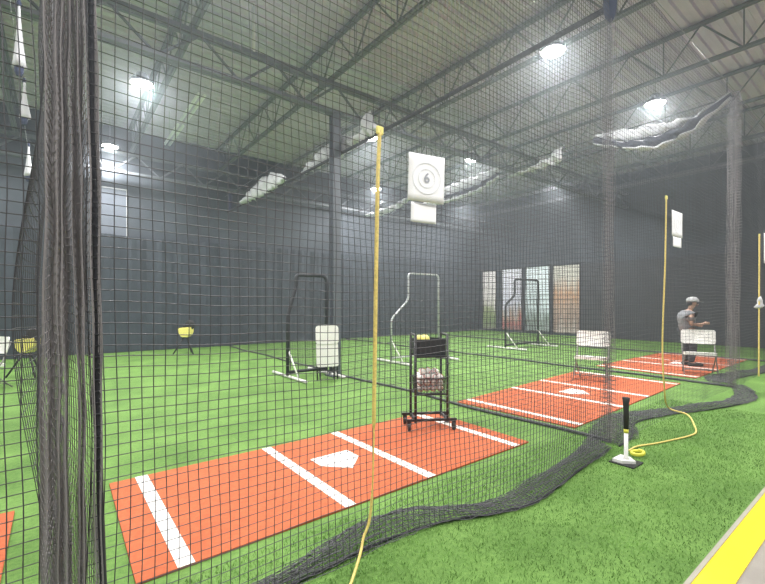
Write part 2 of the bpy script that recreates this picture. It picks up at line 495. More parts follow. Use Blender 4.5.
def divider(label, xf, y0, y1, zf, sp, r, seed, amp):
    """net hung along y on the line between two lanes; xf(y,z) gives its line, zf(y) its top"""
    t = thing('cage_net', label, 'net', (xf(y0), y0, 0), group=NETS)
    nu = int((y1 - y0) / sp) + 1; nv = int(zf(0.5) / sp) + 1
    u = np.linspace(0, 1, nu)[:, None]; v = np.linspace(0, 1, nv)[None, :]
    Y = y0 + (y1 - y0) * u + 0 * v
    Z = 0.015 + v * (zf(u) - 0.015)
    X = np.vectorize(xf)(Y) + amp * wav(Y * 0.55, Z * 0.35, seed, 1) * (0.35 + 0.65 * np.sin(PI * np.clip(v, 0, 1)))
    Z = Z + wav(Y * 0.6, Z, seed + 4, 0.03) * np.sin(PI * v)
    P = np.stack([X - xf(y0), Y - y0, Z], -1)
    net_mesh('net_panel', P, r, t, M['net'])
    bm = bmesh.new()
    path = [(float(X[i, 0]) - xf(y0), float(Y[i, 0]) - y0, 0.022) for i in range(0, nu, 6)]
    path = [(p[0] + 0.04 * math.sin(p[1] * 2.1 + seed), p[1], p[2]) for p in path]
    tube(bm, path, 0.02, 6)
    obj('bottom_hem', bm, M['net_grey'], t, True)
    return t, X, Y, Z
def rope_top(t, pts, r):
    bm = bmesh.new(); o = Vector(t.location)
    tube(bm, [Vector(p) - o for p in pts], r, 6)
    obj('top_rope', bm, M['net_cord'], t, True)
d1, *_ = divider('black divider net between the nearest full lane and the middle lane', lambda y: 4.66 + 0.0 * y, 2.03, BY - 0.25,
                 lambda u: 5.18 - 0.03 * np.sin(PI * u), 0.052, 0.0018, 51, 0.025)
rope_top(d1, [(4.66, 2.03 + k * 0.3175, 4.66 - 0.05 * math.sin(PI * k / 40)) for k in range(41)], 0.036)
d2, *_ = divider('black divider net between the middle lane and the far right lane', lambda y: 9.5 + 0.0 * y, 2.03, BY - 0.25,
                 lambda u: 5.18 - 0.03 * np.sin(PI * u), 0.060, 0.0020, 61, 0.06)
rope_top(d2, [(9.5, 2.03 + k * 0.3175, 5.18 - 0.03 * math.sin(PI * k / 40)) for k in range(41)], 0.014)
d3, *_ = divider('black divider net beyond the far right lane', lambda y: 14.3 + 0.0 * y, 2.03, BY - 0.25,
                 lambda u: 5.2 - 0.03 * np.sin(PI * u), 0.085, 0.0024, 71, 0.06)
d0, *_ = divider('black divider net left of the nearest full lane, seen edge on as a dense column', lambda y: -0.02 + 0.012 * (y - 2), 2.15, BY - 0.25,
                 lambda u: 5.15 + 0.0 * u, 0.055, 0.0018, 81, 0.10)
# gathered pleats at the lane corners
def pleats(parent, c, w, d, folds, sp, r, zt, seed, lean=0.0):
    o = Vector(parent.location)
    n = int(folds * 2 * d / sp)
    s = np.linspace(0, 1, n)[:, None]; nv = int(zt / sp); v = np.linspace(0, 1, nv)[None, :]
    ph = s * folds * 2
    tri = np.abs((ph % 2) - 1)
    z = v * zt
    fl = 1 + 0.30 * (1 - v) ** 3
    X = c[0] + (s - 0.5) * w * fl + 0.012 * wav(s * 9, z * 1.2, seed) + lean * (z - 1.5)
    Y = c[1] + (tri - 0.5) * d + 0.02 * wav(s * 5, z * 0.8, seed + 1)
    Z = z + 0.03 * wav(s * 7, z * 2, seed + 2) + 0.02
    Z = np.maximum(Z, 0.006)
    net_mesh('gathered_edge', np.stack([X - o.x, Y - o.y, Z], -1), r, parent, M['net_pleat'], axes=((0.6, 0.8, 0), (0, 0, 1)))
pleats(d0, (0.050, 2.06), 0.165, 0.22, 7, 0.036, 0.0019, 5.15, 101, -0.008)
pleats(d1, (4.68, 2.05), 0.10, 0.10, 3, 0.045, 0.0018, 5.2, 102)
pleats(d2, (9.47, 2.03), 0.16, 0.16, 4, 0.05, 0.0022, 5.2, 103, 0.02)
bm = bmesh.new()
tube(bm, smooth_path([(0.16, 0.0, 0.02), (0.135, 0, 0.8), (0.125, 0, 1.6), (0.11, 0, 2.4), (0.10, 0, 3.4), (0.10, 0, 5.1)], 6), 0.012, 6)
obj('edge_cord', bm, M['net_cord'], n1, True, loc=(-n1.location.x, 0.02, 0))
# dark blue gathered net bunch at the top of the first corner
t = thing('net_bunch', 'dark blue gathered bunch of netting tied at the top of the corner post line', 'net', (4.66, 2.03, 4.50))
bm = bmesh.new(); lathe(bm, [(0.015, 0), (0.05, 0.06), (0.075, 0.2), (0.06, 0.36), (0.085, 0.55), (0.05, 0.62)], 12)
for v in bm.verts: v.co += 0.022 * noise.noise_vector(v.co * 14)
obj('bunched_net', bm, M['navy'], t, True)
bm = bmesh.new(); lathe(bm, [(0.066, 0.345), (0.070, 0.36), (0.066, 0.375)], 12); obj('tie', bm, M['net_cord'], t)
b2 = copy_tree(t); b2.location = (4.66, BY - 0.55, 4.60); b2.rotation_euler = (0, 0, 1.2); b2['label'] = 'dark bunch of netting tied at the far end of the nearer divider rope'

# ------------------------------------------------------------------ cables
def cable(label, pts, r=0.006):
    bm = bmesh.new(); tube(bm, pts, r, 6)
    return tag(obj('support_cable', bm, M['cable'], None, True), label, 'cable', 'support cables for the nets')
def sag(a, b, s, n=16):
    a, b = Vector(a), Vector(b)
    return [a.lerp(b, k / n) + Vector((0, 0, -s * math.sin(PI * k / n))) for k in range(n + 1)]
cable('thin pale cable over the divider nearest the middle, with white swags at its far end', sag((4.66, 1.95, 5.24), (4.66, BY, 5.24), 0.03))
cable('thin pale cable over the divider with the large white swag near its front', sag((9.5, 1.95, 5.26), (9.5, BY, 5.26), 0.03))
cable('thin cable over the far right divider', sag((14.3, 1.95, 5.26), (14.3, BY, 5.26), 0.03))
cable('thin cable at upper left carrying narrow white swags', sag((-0.33, 1.95, 4.74), (-0.50, BY, 4.30), 0.05))
cable('thin cable along the tops of the back nets, crossing the lanes', sag((-4.0, 2.0, 5.26), (14.3, 2.0, 5.26), 0.02, 30), 0.005)

# ------------------------------------------------------------------ white fabric swags
def swag(label, x, ys, top, bot, seed, dark=None, name='fabric_swag'):
    """cloth hung along a cable: ys list of y, top/bot heights at each; crumpled, doubled over"""
    ym = (ys[0] + ys[-1]) / 2
    t = thing(name, label, 'fabric', (x, ym, min(bot)), group='white fabric swags on the cables')
    def sheet(nm, tp, bt, m, dx, sd):
        n = 46; q = np.linspace(0, 1, n); yy = np.interp(q, np.linspace(0, 1, len(ys)), ys)
        tt = np.interp(q, np.linspace(0, 1, len(ys)), tp); bb = np.interp(q, np.linspace(0, 1, len(ys)), bt)
        bm = bmesh.new(); rows = []
        for i in range(n):
            hgt = max(0.0, tt[i] - bb[i]); edge = min(1, 6 * q[i], 6 * (1 - q[i]))
            tt[i] -= edge * 0.35 * hgt * (0.5 + 0.5 * math.sin(yy[i] * 11 + sd * 5)) * (0.4 + abs(noise.noise(Vector((yy[i] * 2, sd, 0)))))
            bb[i] += edge * 0.25 * hgt * noise.noise(Vector((yy[i] * 6, sd * 3, 1)))
            row = []
            for k in range(7):
                z = tt[i] + (bb[i] - tt[i]) * k / 6
                nz = noise.noise(Vector((yy[i] * 3.1 + sd, z * 5, sd)))
                bel = math.sin(PI * k / 6) * 0.10
                row.append(bm.verts.new((dx + 0.06 * nz + 0.05 * math.sin(yy[i] * 19 + k * 0.7 + sd) * edge - bel, yy[i] - ym, z - min(bot) + 0.015 * nz)))
            rows.append(row)
        for a, b in zip(rows[:-1], rows[1:]):
            for k in range(6):
                bm.faces.new((a[k], b[k], b[k + 1], a[k + 1]))
        o = obj(nm, bm, m, t, True)
        sm = o.modifiers.new('thick', 'SOLIDIFY'); sm.thickness = 0.008
        return o
    sheet('cloth', top, bot, M['white_fabric'], 0.0, seed)
    if dark:
        sheet('dark_band', dark[0], dark[1], M['dark_fabric'], -0.03, seed + 3)
        if len(dark) > 2:
            sheet('lower_cloth', dark[2], dark[3], M['white_fabric'], 0.0, seed + 6)
    return t
swag('large white swag with dark drooping band near the front of the far divider cable', 9.5, [2.05, 2.6, 3.2, 3.8, 4.45],
     [5.25, 5.02, 5.10, 5.20, 5.25], [5.24, 4.94, 4.86, 4.92, 5.16], 1.0,
     ([5.25, 4.98, 4.84, 4.90, 5.20], [5.16, 4.80, 4.62, 4.72, 5.05], [5.16, 4.80, 4.66, 4.78, 5.05], [5.15, 4.74, 4.56, 4.74, 5.03]))
swag('small peaked white swag beside the white triangle, second along the far divider cable', 9.5, [5.20, 5.35, 5.6, 6.1, 6.7], [5.26, 5.25, 5.10, 4.96, 4.86], [4.90, 4.84, 4.84, 4.84, 4.82], 2.0)
swag('long white swag hanging just below a lamp, right of the paper target', 9.5, [7.0, 7.6, 8.4, 9.3, 9.9], [5.22, 5.20, 5.16, 5.08, 4.92], [5.10, 4.92, 4.84, 4.82, 4.86], 3.0,
     ([5.04, 4.90, 4.82, 4.82, 4.86], [4.96, 4.78, 4.72, 4.74, 4.82], [4.96, 4.76, 4.70, 4.66, 4.8], [4.92, 4.70, 4.60, 4.60, 4.72]))
swag('narrow white swag left of the paper target on the far divider cable', 9.5, [10.6, 11.4, 12.4, 13.2], [5.2, 5.05, 5.0, 4.95], [5.05, 4.80, 4.74, 4.86], 4.0)
swag('tall white swag beside the steel column on the nearer divider rope', 4.76, [7.0, 7.5, 7.9, 8.6, 9.3], [4.82, 5.12, 5.20, 4.98, 4.72], [4.62, 4.62, 4.62, 4.62, 4.64], 5.0)
swag('crumpled white swag farther along the nearer divider rope', 4.62, [9.9, 10.6, 11.6, 12.4, 13.2], [4.70, 5.05, 5.10, 4.92, 4.70], [4.62, 4.58, 4.55, 4.58, 4.6], 6.0)
swag('white triangular swag just left of the top of the yellow cord', 4.62, [6.05, 6.3, 6.6, 6.85], [4.68, 5.15, 4.95, 4.68], [4.62, 4.62, 4.62, 4.62], 7.0)
def hung_cloth(label, x, y, zt, zb, w, seed):
    t = thing('fabric_swag', label, 'fabric', (x, y, zb), group='white fabric swags on the cables')
    bm = bmesh.new()
    n = 9
    for s in range(1):
        rings = []
        for i in range(n):
            k = i / (n - 1); wd = w * (0.18 + 0.82 * k ** 1.6)
            ring = []
            for j in range(10):
                a = 2 * PI * j / 10
                rr = 1 + 0.35 * math.sin(3 * a + seed)
                ring.append(bm.verts.new((wd * 0.5 * rr * math.cos(a), wd * 0.5 * rr * math.sin(a), (zt - zb) * (1 - k))))
            rings.append(ring)
        for a, b in zip(rings[:-1], rings[1:]):
            for j in range(10):
                bm.faces.new((a[j], a[(j + 1) % 10], b[(j + 1) % 10], b[j]))
        bm.faces.new(rings[0]); bm.faces.new(rings[-1][::-1])
    obj('cloth', bm, M['white_fabric'], t, True)
    bm = bmesh.new(); lathe(bm, [(0.02, zt - zb - 0.01), (0.022, zt - zb + 0.02), (0.012, zt - zb + 0.05)], 8); obj('clip', bm, M['navy'], t)
    bm = bmesh.new(); lathe(bm, [(w * 0.20, -0.10), (w * 0.34, -0.06), (w * 0.36, 0.01)], 10); obj('dark_hem', bm, M['navy'], t)
hung_cloth('upper long white hanging cloth at the top left corner', -0.32, 5.9, 4.68, 4.02, 0.115, 0.3)
hung_cloth('middle short white hanging cloth at the upper left, below the longer one', -0.36, 7.6, 4.56, 4.06, 0.12, 1.3)
hung_cloth('lowest white hanging cloth at the upper left, above its dark blue hem', -0.42, 10.2, 4.43, 3.86, 0.13, 2.3)

# ------------------------------------------------------------------ yellow cords
def cord(label, pts, r=0.009, knot=None):
    p0 = Vector(pts[0]); bm = bmesh.new()
    t = thing('yellow_cord', label, 'rope', (p0.x, p0.y, 0), group='yellow pull cords on the back nets')
    off = Vector((p0.x, p0.y, 0))
    sp_ = smooth_path(pts, 8)
    tube(bm, [p - off for p in sp_], r[:len(sp_)] if isinstance(r, list) else r, 7)
    obj('cord', bm, M['yellow_cord'], t, True)
    bm = bmesh.new(); box(bm, Vector(pts[0]) - off, (0.05, 0.02, 0.05), bev=0.008); obj('hook', bm, M['yellow_soft'], t)
    return t, off
cord('yellow cord hanging beside the numbered paper target, its tail trailing on the near turf',
     [(1.505, 1.96, 2.52), (1.490, 1.96, 2.2), (1.475, 1.96, 1.5), (1.462, 1.96, 0.8), (1.462, 1.96, 0.72), (1.45, 1.96, 0.40), (1.425, 1.955, 0.24), (1.38, 1.95, 0.16), (1.33, 1.91, 0.105), (1.22, 1.83, 0.04), (1.12, 1.76, 0.012), (1.0, 1.70, 0.012)],
     [0.012] * 25 + [0.005] * 16 + [0.008] * 48)
t, off = cord('yellow cord in the middle lane, curling over the turf to the batting tee',
     [(6.06, 1.96, 2.83), (6.02, 1.96, 2.0), (5.93, 1.96, 1.0), (6.0, 1.96, 0.4), (6.32, 2.02, 0.13), (6.28, 1.80, 0.09), (6.05, 1.66, 0.02), (5.80, 1.58, 0.012), (5.62, 1.58, 0.012), (5.40, 1.62, 0.012), (5.0, 1.72, 0.012), (4.75, 1.80, 0.012), (4.55, 1.80, 0.012)])
bm = bmesh.new()
tube(bm, [(4.50 + 0.075 * math.cos(a) - off.x, 1.70 + 0.05 * math.sin(a) - off.y, 0.02 + 0.008 * a / 6) for a in np.linspace(0, 13, 40)], 0.013, 7)
obj('coiled_end', bm, M['yellow_lime'], t, True)
t, off = cord('yellow cord in the far right lane with a white cloth tied round it',
     [(11.0, 1.95, 2.85), (10.98, 1.95, 2.0), (10.96, 1.95, 1.0), (10.95, 1.95, 0.4), (10.94, 1.95, 0.05)], 0.013)
bm = bmesh.new(); lathe(bm, [(0.02, 1.62), (0.05, 1.56), (0.035, 1.50), (0.075, 1.43), (0.04, 1.40)], 10)
for v in bm.verts: v.co += 0.05 * noise.noise_vector(v.co * 9)
obj('tied_cloth', bm, M['white_fabric'], t, True)

# ------------------------------------------------------------------ paper targets
def paper(label, x, z, w, h, rings, tilt=0.0, numeral=None, turn=0.0, grp='paper targets pinned on the nets'):
    t = thing('paper_target', label, 'sign', (x, 1.945, z), group=grp)
    t.rotation_euler = (0, tilt, R(turn)); t.location.y -= 0.5 * w * abs(math.sin(R(turn)))
    bm = bmesh.new()
    vs = []
    nx, nz = 7, 7
    rows = [[bm.verts.new((w * (i / (nx - 1) - 0.5), 0.006 * math.sin(PI * i / (nx - 1)) * (1 if not rings else 0.05), h * (k / (nz - 1) - 0.5))) for k in range(nz)] for i in range(nx)]
    for a, b in zip(rows[:-1], rows[1:]):
        for k in range(nz - 1): bm.faces.new((a[k], b[k], b[k + 1], a[k + 1]))
    o = obj('sheet', bm, M['paper'], t, True); sm = o.modifiers.new('thick', 'SOLIDIFY'); sm.thickness = 0.002; sm.offset = 1
    for rad, th, m in rings:
        bm = bmesh.new(); n = 32
        a = [bm.verts.new((rad * math.cos(2 * PI * k / n), 0, rad * math.sin(2 * PI * k / n))) for k in range(n)]
        b = [bm.verts.new(((rad - th) * math.cos(2 * PI * k / n), 0, (rad - th) * math.sin(2 * PI * k / n))) for k in range(n)]
        a2 = [bm.verts.new((v.co.x, 0.0012, v.co.z)) for v in a]; b2 = [bm.verts.new((v.co.x, 0.0012, v.co.z)) for v in b]
        for k in range(n):
            j = (k + 1) % n
            bm.faces.new((a[k], a[j], b[j], b[k])); bm.faces.new((a2[k], b2[k], b2[j], a2[j]))
            bm.faces.new((a[k], a2[k], a2[j], a[j])); bm.faces.new((b[k], b[j], b2[j], b2[k]))
        obj('printed_ring', bm, M[m], t, loc=(0, -0.0038, 0))
    if numeral:
        cu = bpy.data.curves.new('numeral', 'FONT'); cu.body = numeral; cu.size = 0.085; cu.align_x = 'CENTER'; cu.align_y = 'CENTER'; cu.extrude = 0.0005; cu.offset = 0.0012
        tmp = bpy.data.objects.new('numeral_outline', cu); COL.objects.link(tmp); bpy.context.view_layer.update()
        me = bpy.data.meshes.new_from_object(tmp.evaluated_get(bpy.context.evaluated_depsgraph_get()))
        bpy.data.objects.remove(tmp); bpy.data.curves.remove(cu); me.materials.clear()
        o = link('numeral', me, M['ink'], t); o.rotation_euler = (PI / 2, 0, 0); o.location = (0, -0.0036, 0)
    return t
paper('white paper target sheet with faint rings and the numeral 6', 1.84, 2.285, 0.255, 0.30, [(0.100, 0.005, 'ink_light'), (0.060, 0.004, 'ink_light')], 0.03, '6', turn=-16)
paper('small plain white paper below the numbered target', 1.83, 2.07, 0.185, 0.125, [], 0.02, turn=-12)
bm = None
paper('tall white paper target high on the middle lane back net', 6.40, 2.53, 0.38, 0.33, [(0.12, 0.008, 'ink_light'), (0.06, 0.008, 'ink_light')], 0.0)
paper('small white paper below the middle lane target', 6.40, 2.295, 0.30, 0.13, [], 0.0)
paper('white paper target cut by the right edge of the photo', 11.62, 2.62, 0.50, 0.62, [(0.15, 0.01, 'ink_light')], 0.0)

# ------------------------------------------------------------------ high bay lamps
def lamp(label, x, y, z):
    t = thing('high_bay_lamp', label, 'lamp', (x, y, z), group='round high bay lamps under the roof')
    bm = bmesh.new(); lathe(bm, [(0.205, 0.0), (0.215, 0.02), (0.21, 0.06), (0.12, 0.09), (0.10, 0.20), (0.06, 0.22)], 24)
    obj('housing', bm, M['housing'], t, True)
    bm = bmesh.new(); lathe(bm, [(0.10, -0.030), (0.17, -0.022), (0.20, -0.002)], 24); obj('lens', bm, M['lens'], t, True)
    bm = bmesh.new(); tube(bm, [(0, 0, 0.20), (0, 0, ZR - z)], 0.006, 6); obj('hanger', bm, M['cable'], t)
    return t
LIGHTS = [(1.37, 9.80, 'lamp upper left over the nearest lane, the larger of the two left lamps'), (1.20, 14.3, 'lamp at far left, the lower of the two left lamps'),
          (6.73, 9.2, 'lamp right behind the top of the nearest yellow cord'), (9.95, 13.2, 'lamp seen low behind the nearest yellow cord, the farthest one'),
          (10.3, 8.65, 'lamp just right of the numbered paper target'), (7.0, 4.03, 'largest lamp at upper middle over the middle lane'),
          (10.66, 3.67, 'lamp above the large white swag at upper right')]
for x, y, l in LIGHTS:
    lamp('bright round ' + l, x, y, 6.0)
HID = [(1.4, 4.2), (-3.6, 4.2), (-3.6, 9.6), (-3.6, 14), (14.8, 8.4), (14.8, 13), (2.0, -1.6), (7.0, -1.6), (12.0, -1.6), (-3.0, -1.6)]
def area(x, y, z, e, size=0.42):
    la = bpy.data.lights.new('lamp_light', 'AREA'); la.shape = 'DISK'; la.size = size; la.energy = e; la.color = (1.0, 0.985, 0.97); la.spread = R(170)
    o = bpy.data.objects.new('lamp_light', la); COL.objects.link(o); o.location = (x, y, z)
E_L = 300
for x, y, l in LIGHTS: area(x, y, 5.96, E_L if y < 14 else E_L * 0.6)
for x, y in HID: area(x, y, 5.96, E_L if y > 0 else E_L * 0.95)

# ------------------------------------------------------------------ L screens
def lscreen(label, x0, x1, xn, zt, zn, zd, y, m, feet, pad):
    """protective screen facing the batter: x0..x1 wide, notch left of xn above zn (diagonal up to zd)"""
    t = thing('protective_screen', label, 'screen', ((x0 + x1) / 2, y, 0), group='L shaped pitching screens')
    cx = (x0 + x1) / 2
    r = 0.036 if pad else 0.026
    bm = bmesh.new()
    path = [(x0 - cx, 0, 0.06), (x0 - cx, 0, zn), (xn - cx, 0, zd), (xn - cx, 0, zt), (x1 - cx, 0, zt), (x1 - cx, 0, 0.06)]
    tube(bm, bend(path, 0.12, 5), r, 10)
    tube(bm, [(x0 - cx, 0, 0.12), (x1 - cx, 0, 0.12)], r * 0.85, 8)
    obj('frame', bm, m, t, True)
    for xx in (x0 + 0.02, x1 - 0.02):
        bm = bmesh.new()
        tube(bm, bend([(xx - cx, -0.75, 0.035), (xx - cx, 0.75, 0.035)], 0.05), 0.03, 8)
        tube(bm, [(xx - cx, -0.45, 0.04), (xx - cx, 0, 0.55)], 0.017, 8)
        obj('foot', bm, feet, t, True)
    # net inside the frame: clipped square mesh
    sp = 0.055; V = []; Q = []; b = 0
    def inside(x, z):
        if z > zt or z < 0.1 or x < x0 or x > x1: return False
        if x < xn:
            lim = zn + (zd - zn) * (x - x0) / max(1e-3, xn - x0)
            return z < lim
        return True
    bm = bmesh.new()
    x = x0 + sp
    while x < x1:
        top = zt if x >= xn else zn + (zd - zn) * (x - x0) / max(1e-3, xn - x0)
        tube(bm, [(x - cx, 0, 0.12), (x - cx, 0.03, (top + .1) / 2), (x - cx, 0, top)], 0.0022, 3, False); x += sp
    z = 0.15
    while z < zt:
        xl = x0 if z < zn else (xn if z > zd else x0 + (xn - x0) * (z - zn) / max(1e-3, zd - zn))
        tube(bm, [(xl - cx, 0, z), ((xl + x1) / 2 - cx, 0.03, z), (x1 - cx, 0, z)], 0.0022, 3, False); z += sp
    obj('screen_net', bm, M['net'], t)
    return t
lscreen('black padded screen at the end of the nearest full lane, behind the white folded chair', 3.62, 4.50, 3.80, 2.07, 1.22, 1.85, 7.72, M['black_pad'], M['white_plastic'], True)
lscreen('pale grey metal L shaped screen behind the ball cart', 6.58, 8.25, 7.15, 2.27, 1.10, 1.58, 8.1, M['grey_metal'], M['white_plastic'], False)
lscreen('black padded L shaped screen standing in front of the wall banners', 11.55, 13.45, 12.05, 2.30, 1.45, 1.75, 8.3, M['black_pad'], M['white_plastic'], True)

# ------------------------------------------------------------------ folding chairs
def rounded_panel(bm, w, h, th, rad, mtx, bulge=0.0):
    """rounded rectangle panel in xz, thickness along y"""
    pts = []
    for cx, cz, a0 in ((w / 2 - rad, h / 2 - rad, 0), (-w / 2 + rad, h / 2 - rad, 90), (-w / 2 + rad, -h / 2 + rad, 180), (w / 2 - rad, -h / 2 + rad, 270)):
        for k in range(5):
            a = R(a0 + 90 * k / 4); pts.append((cx + rad * math.cos(a), cz + rad * math.sin(a)))
    def yb(x): return bulge * (2 * x / w) ** 2
    f = [bm.verts.new(mtx @ Vector((x, yb(x) - th / 2, z))) for x, z in pts]
    b = [bm.verts.new(mtx @ Vector((x, yb(x) + th / 2, z))) for x, z in pts]
    cf = bm.verts.new(mtx @ Vector((0, -th * 0.62, 0))); cb = bm.verts.new(mtx @ Vector((0, th * 0.62, 0)))
    n = len(pts)
    for i in range(n):
        j = (i + 1) % n
        bm.faces.new((f[i], f[j], b[j], b[i])); bm.faces.new((cf, f[j], f[i])); bm.faces.new((cb, b[i], b[j]))
def folding_chair(label, loc, rz, w=0.52, top=0.93):
    t = thing('folding_chair', label, 'chair', loc, rz, 'white folding chairs')
    # faces -y : backrest at +y
    bm = bmesh.new()
    rounded_panel(bm, w + 0.06, 0.30, 0.022, 0.05, Matrix.Translation((0, 0.215, top - 0.15)) @ Matrix.Rotation(R(-10), 4, 'X'), -0.03)
    obj('backrest', bm, M['white_plastic'], t)
    bm = bmesh.new()
    rounded_panel(bm, w, 0.42, 0.055, 0.05, Matrix.Translation((0, -0.02, 0.425)) @ Matrix.Rotation(R(90 - 4), 4, 'X'))
    obj('seat', bm, M['white_plastic'], t)
    for s in (-1, 1):
        bm = bmesh.new()
        tube(bm, [(s * (w / 2 + 0.005), 0.245, top - 0.08), (s * (w / 2 + 0.012), 0.12, 0.48), (s * (w / 2 + 0.012), -0.24, 0.0)], 0.012, 8)
        obj('front_leg', bm, M['leg_grey'], t, True)
        bm = bmesh.new()
        tube(bm, [(s * (w / 2 - 0.012), -0.16, 0.42), (s * (w / 2 - 0.012), 0.28, 0.0)], 0.012, 8)
        obj('rear_leg', bm, M['leg_grey'], t, True)
    bm = bmesh.new()
    tube(bm, [(-w / 2, -0.165, 0.10), (w / 2, -0.165, 0.10)], 0.009, 6)
    tube(bm, [(-w / 2 + .01, 0.21, 0.07), (w / 2 - .01, 0.21, 0.07)], 0.009, 6)
    obj('stretcher', bm, M['leg_grey'], t, True)
    return t
CAMH = R(-37.9)
folding_chair('white folding chair standing open on the middle lane mat', (8.16, 3.90, 0.015), CAMH + R(-37), 0.54, 0.93)
folding_chair('white folding chair on the far right lane mat in front of the person', (10.64, 2.84, 0.015), CAMH + R(-30), 0.54, 0.91)
folding_chair('white folding chair mostly cut off by the left edge of the photo', (-0.99, 10.0, 0.0), CAMH + R(-20), 0.50, 0.90)
# folded chair leaning beside the column
t = thing('folding_chair', 'white folding chair folded flat and upright beside the steel column', 'chair', (4.12, 7.0, 0.0), CAMH + R(22), 'white folding chairs')
t.rotation_euler = (R(-6), 0, CAMH + R(22))
bm = bmesh.new(); rounded_panel(bm, 0.45, 0.36, 0.024, 0.06, Matrix.Translation((0, -0.005, 0.885)), -0.02); obj('backrest', bm, M['white_plastic'], t)
bm = bmesh.new(); rounded_panel(bm, 0.43, 0.46, 0.028, 0.04, Matrix.Translation((0, 0, 0.50))); obj('seat', bm, M['white_plastic'], t)
for s in (-1, 1):
    bm = bmesh.new(); tube(bm, [(s * 0.205, 0.03, 0.98), (s * 0.20, 0.03, 0.012)], 0.014, 8); obj('front_leg', bm, M['black_metal'], t, True)
    bm = bmesh.new(); tube(bm, [(s * 0.14, 0.062, 0.62), (s * 0.14, 0.062, 0.012)], 0.013, 8); obj('rear_leg', bm, M['black_metal'], t, True)
bm = bmesh.new(); tube(bm, [(-0.2, 0.03, 0.20), (0.2, 0.03, 0.20)], 0.01, 6); obj('stretcher', bm, M['black_metal'], t, True)

# ------------------------------------------------------------------ ball cart
t = thing('ball_cart', 'black wheeled ball cart standing on the nearest mat', 'cart', (3.52, 3.62, 0.0145), R(-31))
W, D = 0.19, 0.15
for sx in (-1, 1):
    for sy in (-1, 1):
        bm = bmesh.new(); tube(bm, [(sx * W, sy * D, 0.09), (sx * W, sy * D, 1.12)], 0.016, 8); obj('post', bm, M['black_metal'], t, True)
for sx in (-1, 1):
    for sy in (-1, 1):
        bm = bmesh.new()
        p = [(0.045 * math.cos(a), 0.045 * math.sin(a)) for a in np.linspace(0, 2 * PI, 17)[:-1]]
        lo = [bm.verts.new((sx * 0.265 - 0.014, sy * D + a, 0.046 + b)) for a, b in p]; hi2 = [bm.verts.new((sx * 0.265 + 0.014, sy * D + a, 0.046 + b)) for a, b in p]
        bm.faces.new(lo[::-1]); bm.faces.new(hi2)
        for k in range(16): bm.faces.new((lo[k], lo[(k + 1) % 16], hi2[(k + 1) % 16], hi2[k]))
        w = obj('wheel', bm, M['dark_rubber'], t)
        bm = bmesh.new(); box(bm, (sx * 0.265, sy * D, 0.10), (0.045, 0.02, 0.06)); obj('fork', bm, M['black_metal'], w)
def rail(c, sz):
    bm = bmesh.new(); box(bm, c, sz, bev=0.004); obj('rail', bm, M['black_metal'], t)
for sy in (-1, 1):
    rail((0, sy * D, 0.125), (0.60, 0.03, 0.03)); rail((0, sy * D, 0.86), (2 * W, 0.025, 0.025)); rail((0, sy * D, 0.42), (2 * W, 0.02, 0.02))
for sx in (-1, 1):
    rail((sx * W, 0, 0.125), (0.03, 2 * D, 0.03)); rail((sx * W, 0, 1.11), (0.025, 2 * D, 0.025))
def wire_bin(name, z0, z1, w0, d0, w1, d1, m, solid=False):
    bm = bmesh.new()
    c0 = [(-w0, -d0), (w0, -d0), (w0, d0), (-w0, d0)]; c1 = [(-w1, -d1), (w1, -d1), (w1, d1), (-w1, d1)]
    if solid:
        def ring(c, z, k=1.0): return [bm.verts.new((x * k, y * k, z)) for x, y in c]
        a, b, c, d = ring(c0, z0), ring(c1, z1), ring(c1, z1, 0.95), ring(c0, z0 + 0.012, 0.95)
        for p, q in ((a, b), (b, c), (c, d)):
            for i in range(4): bm.faces.new((p[i], p[(i + 1) % 4], q[(i + 1) % 4], q[i]))
        bm.faces.new(a[::-1]); bm.faces.new(d)
    else:
        for k in range(5):
            f = k / 4; z = z0 + (z1 - z0) * f
            ring = [(c0[i][0] + (c1[i][0] - c0[i][0]) * f, c0[i][1] + (c1[i][1] - c0[i][1]) * f, z) for i in range(4)]
            for i in range(4): tube(bm, [ring[i], ring[(i + 1) % 4]], 0.004 if k < 4 else 0.007, 5)
        for i in range(4):
            a0, a1 = Vector((*c0[i], z0)), Vector((*c0[(i + 1) % 4], z0)); b0, b1 = Vector((*c1[i], z1)), Vector((*c1[(i + 1) % 4], z1))
            for k in range(9): tube(bm, [a0.lerp(a1, k / 8), b0.lerp(b1, k / 8)], 0.003, 4)
        for k in range(1, 8):
            x = -w0 + 2 * w0 * k / 8; tube(bm, [(x, -d0, z0), (x, d0, z0)], 0.003, 4)
    return obj(name, bm, m, t)
wire_bin('top_bin', 0.87, 1.06, 0.175, 0.135, 0.175, 0.145, M['black_pad'], True)
wire_bin('ball_basket', 0.43, 0.60, 0.165, 0.13, 0.172, 0.135, M['black_metal'])
TL = Matrix.Translation((3.52, 3.62, 0.0145)) @ Matrix.Rotation(R(-31), 4, 'Z')
def ball_proto(name, r, m, stitched):
    bm = bmesh.new(); bmesh.ops.create_uvsphere(bm, u_segments=16, v_segments=10, radius=r)
    o = obj(name, bm, m, None, True)
    if stitched:
        bm = bmesh.new()
        pts = []
        for k in range(41):
            a = 2 * PI * k / 40; th = PI / 2 - 0.45 * math.cos(2 * a) * 1.0
            v = Vector((math.cos(a) * math.sin(th), math.sin(a) * math.sin(th), math.cos(th))); pts.append(v * (r + 0.0006))
        tube(bm, pts, 0.0028, 5, False); obj('seam', bm, M['stitch'], o, True)
    return o
p0 = ball_proto('baseball', 0.0375, M['ball'], True)
spots = []
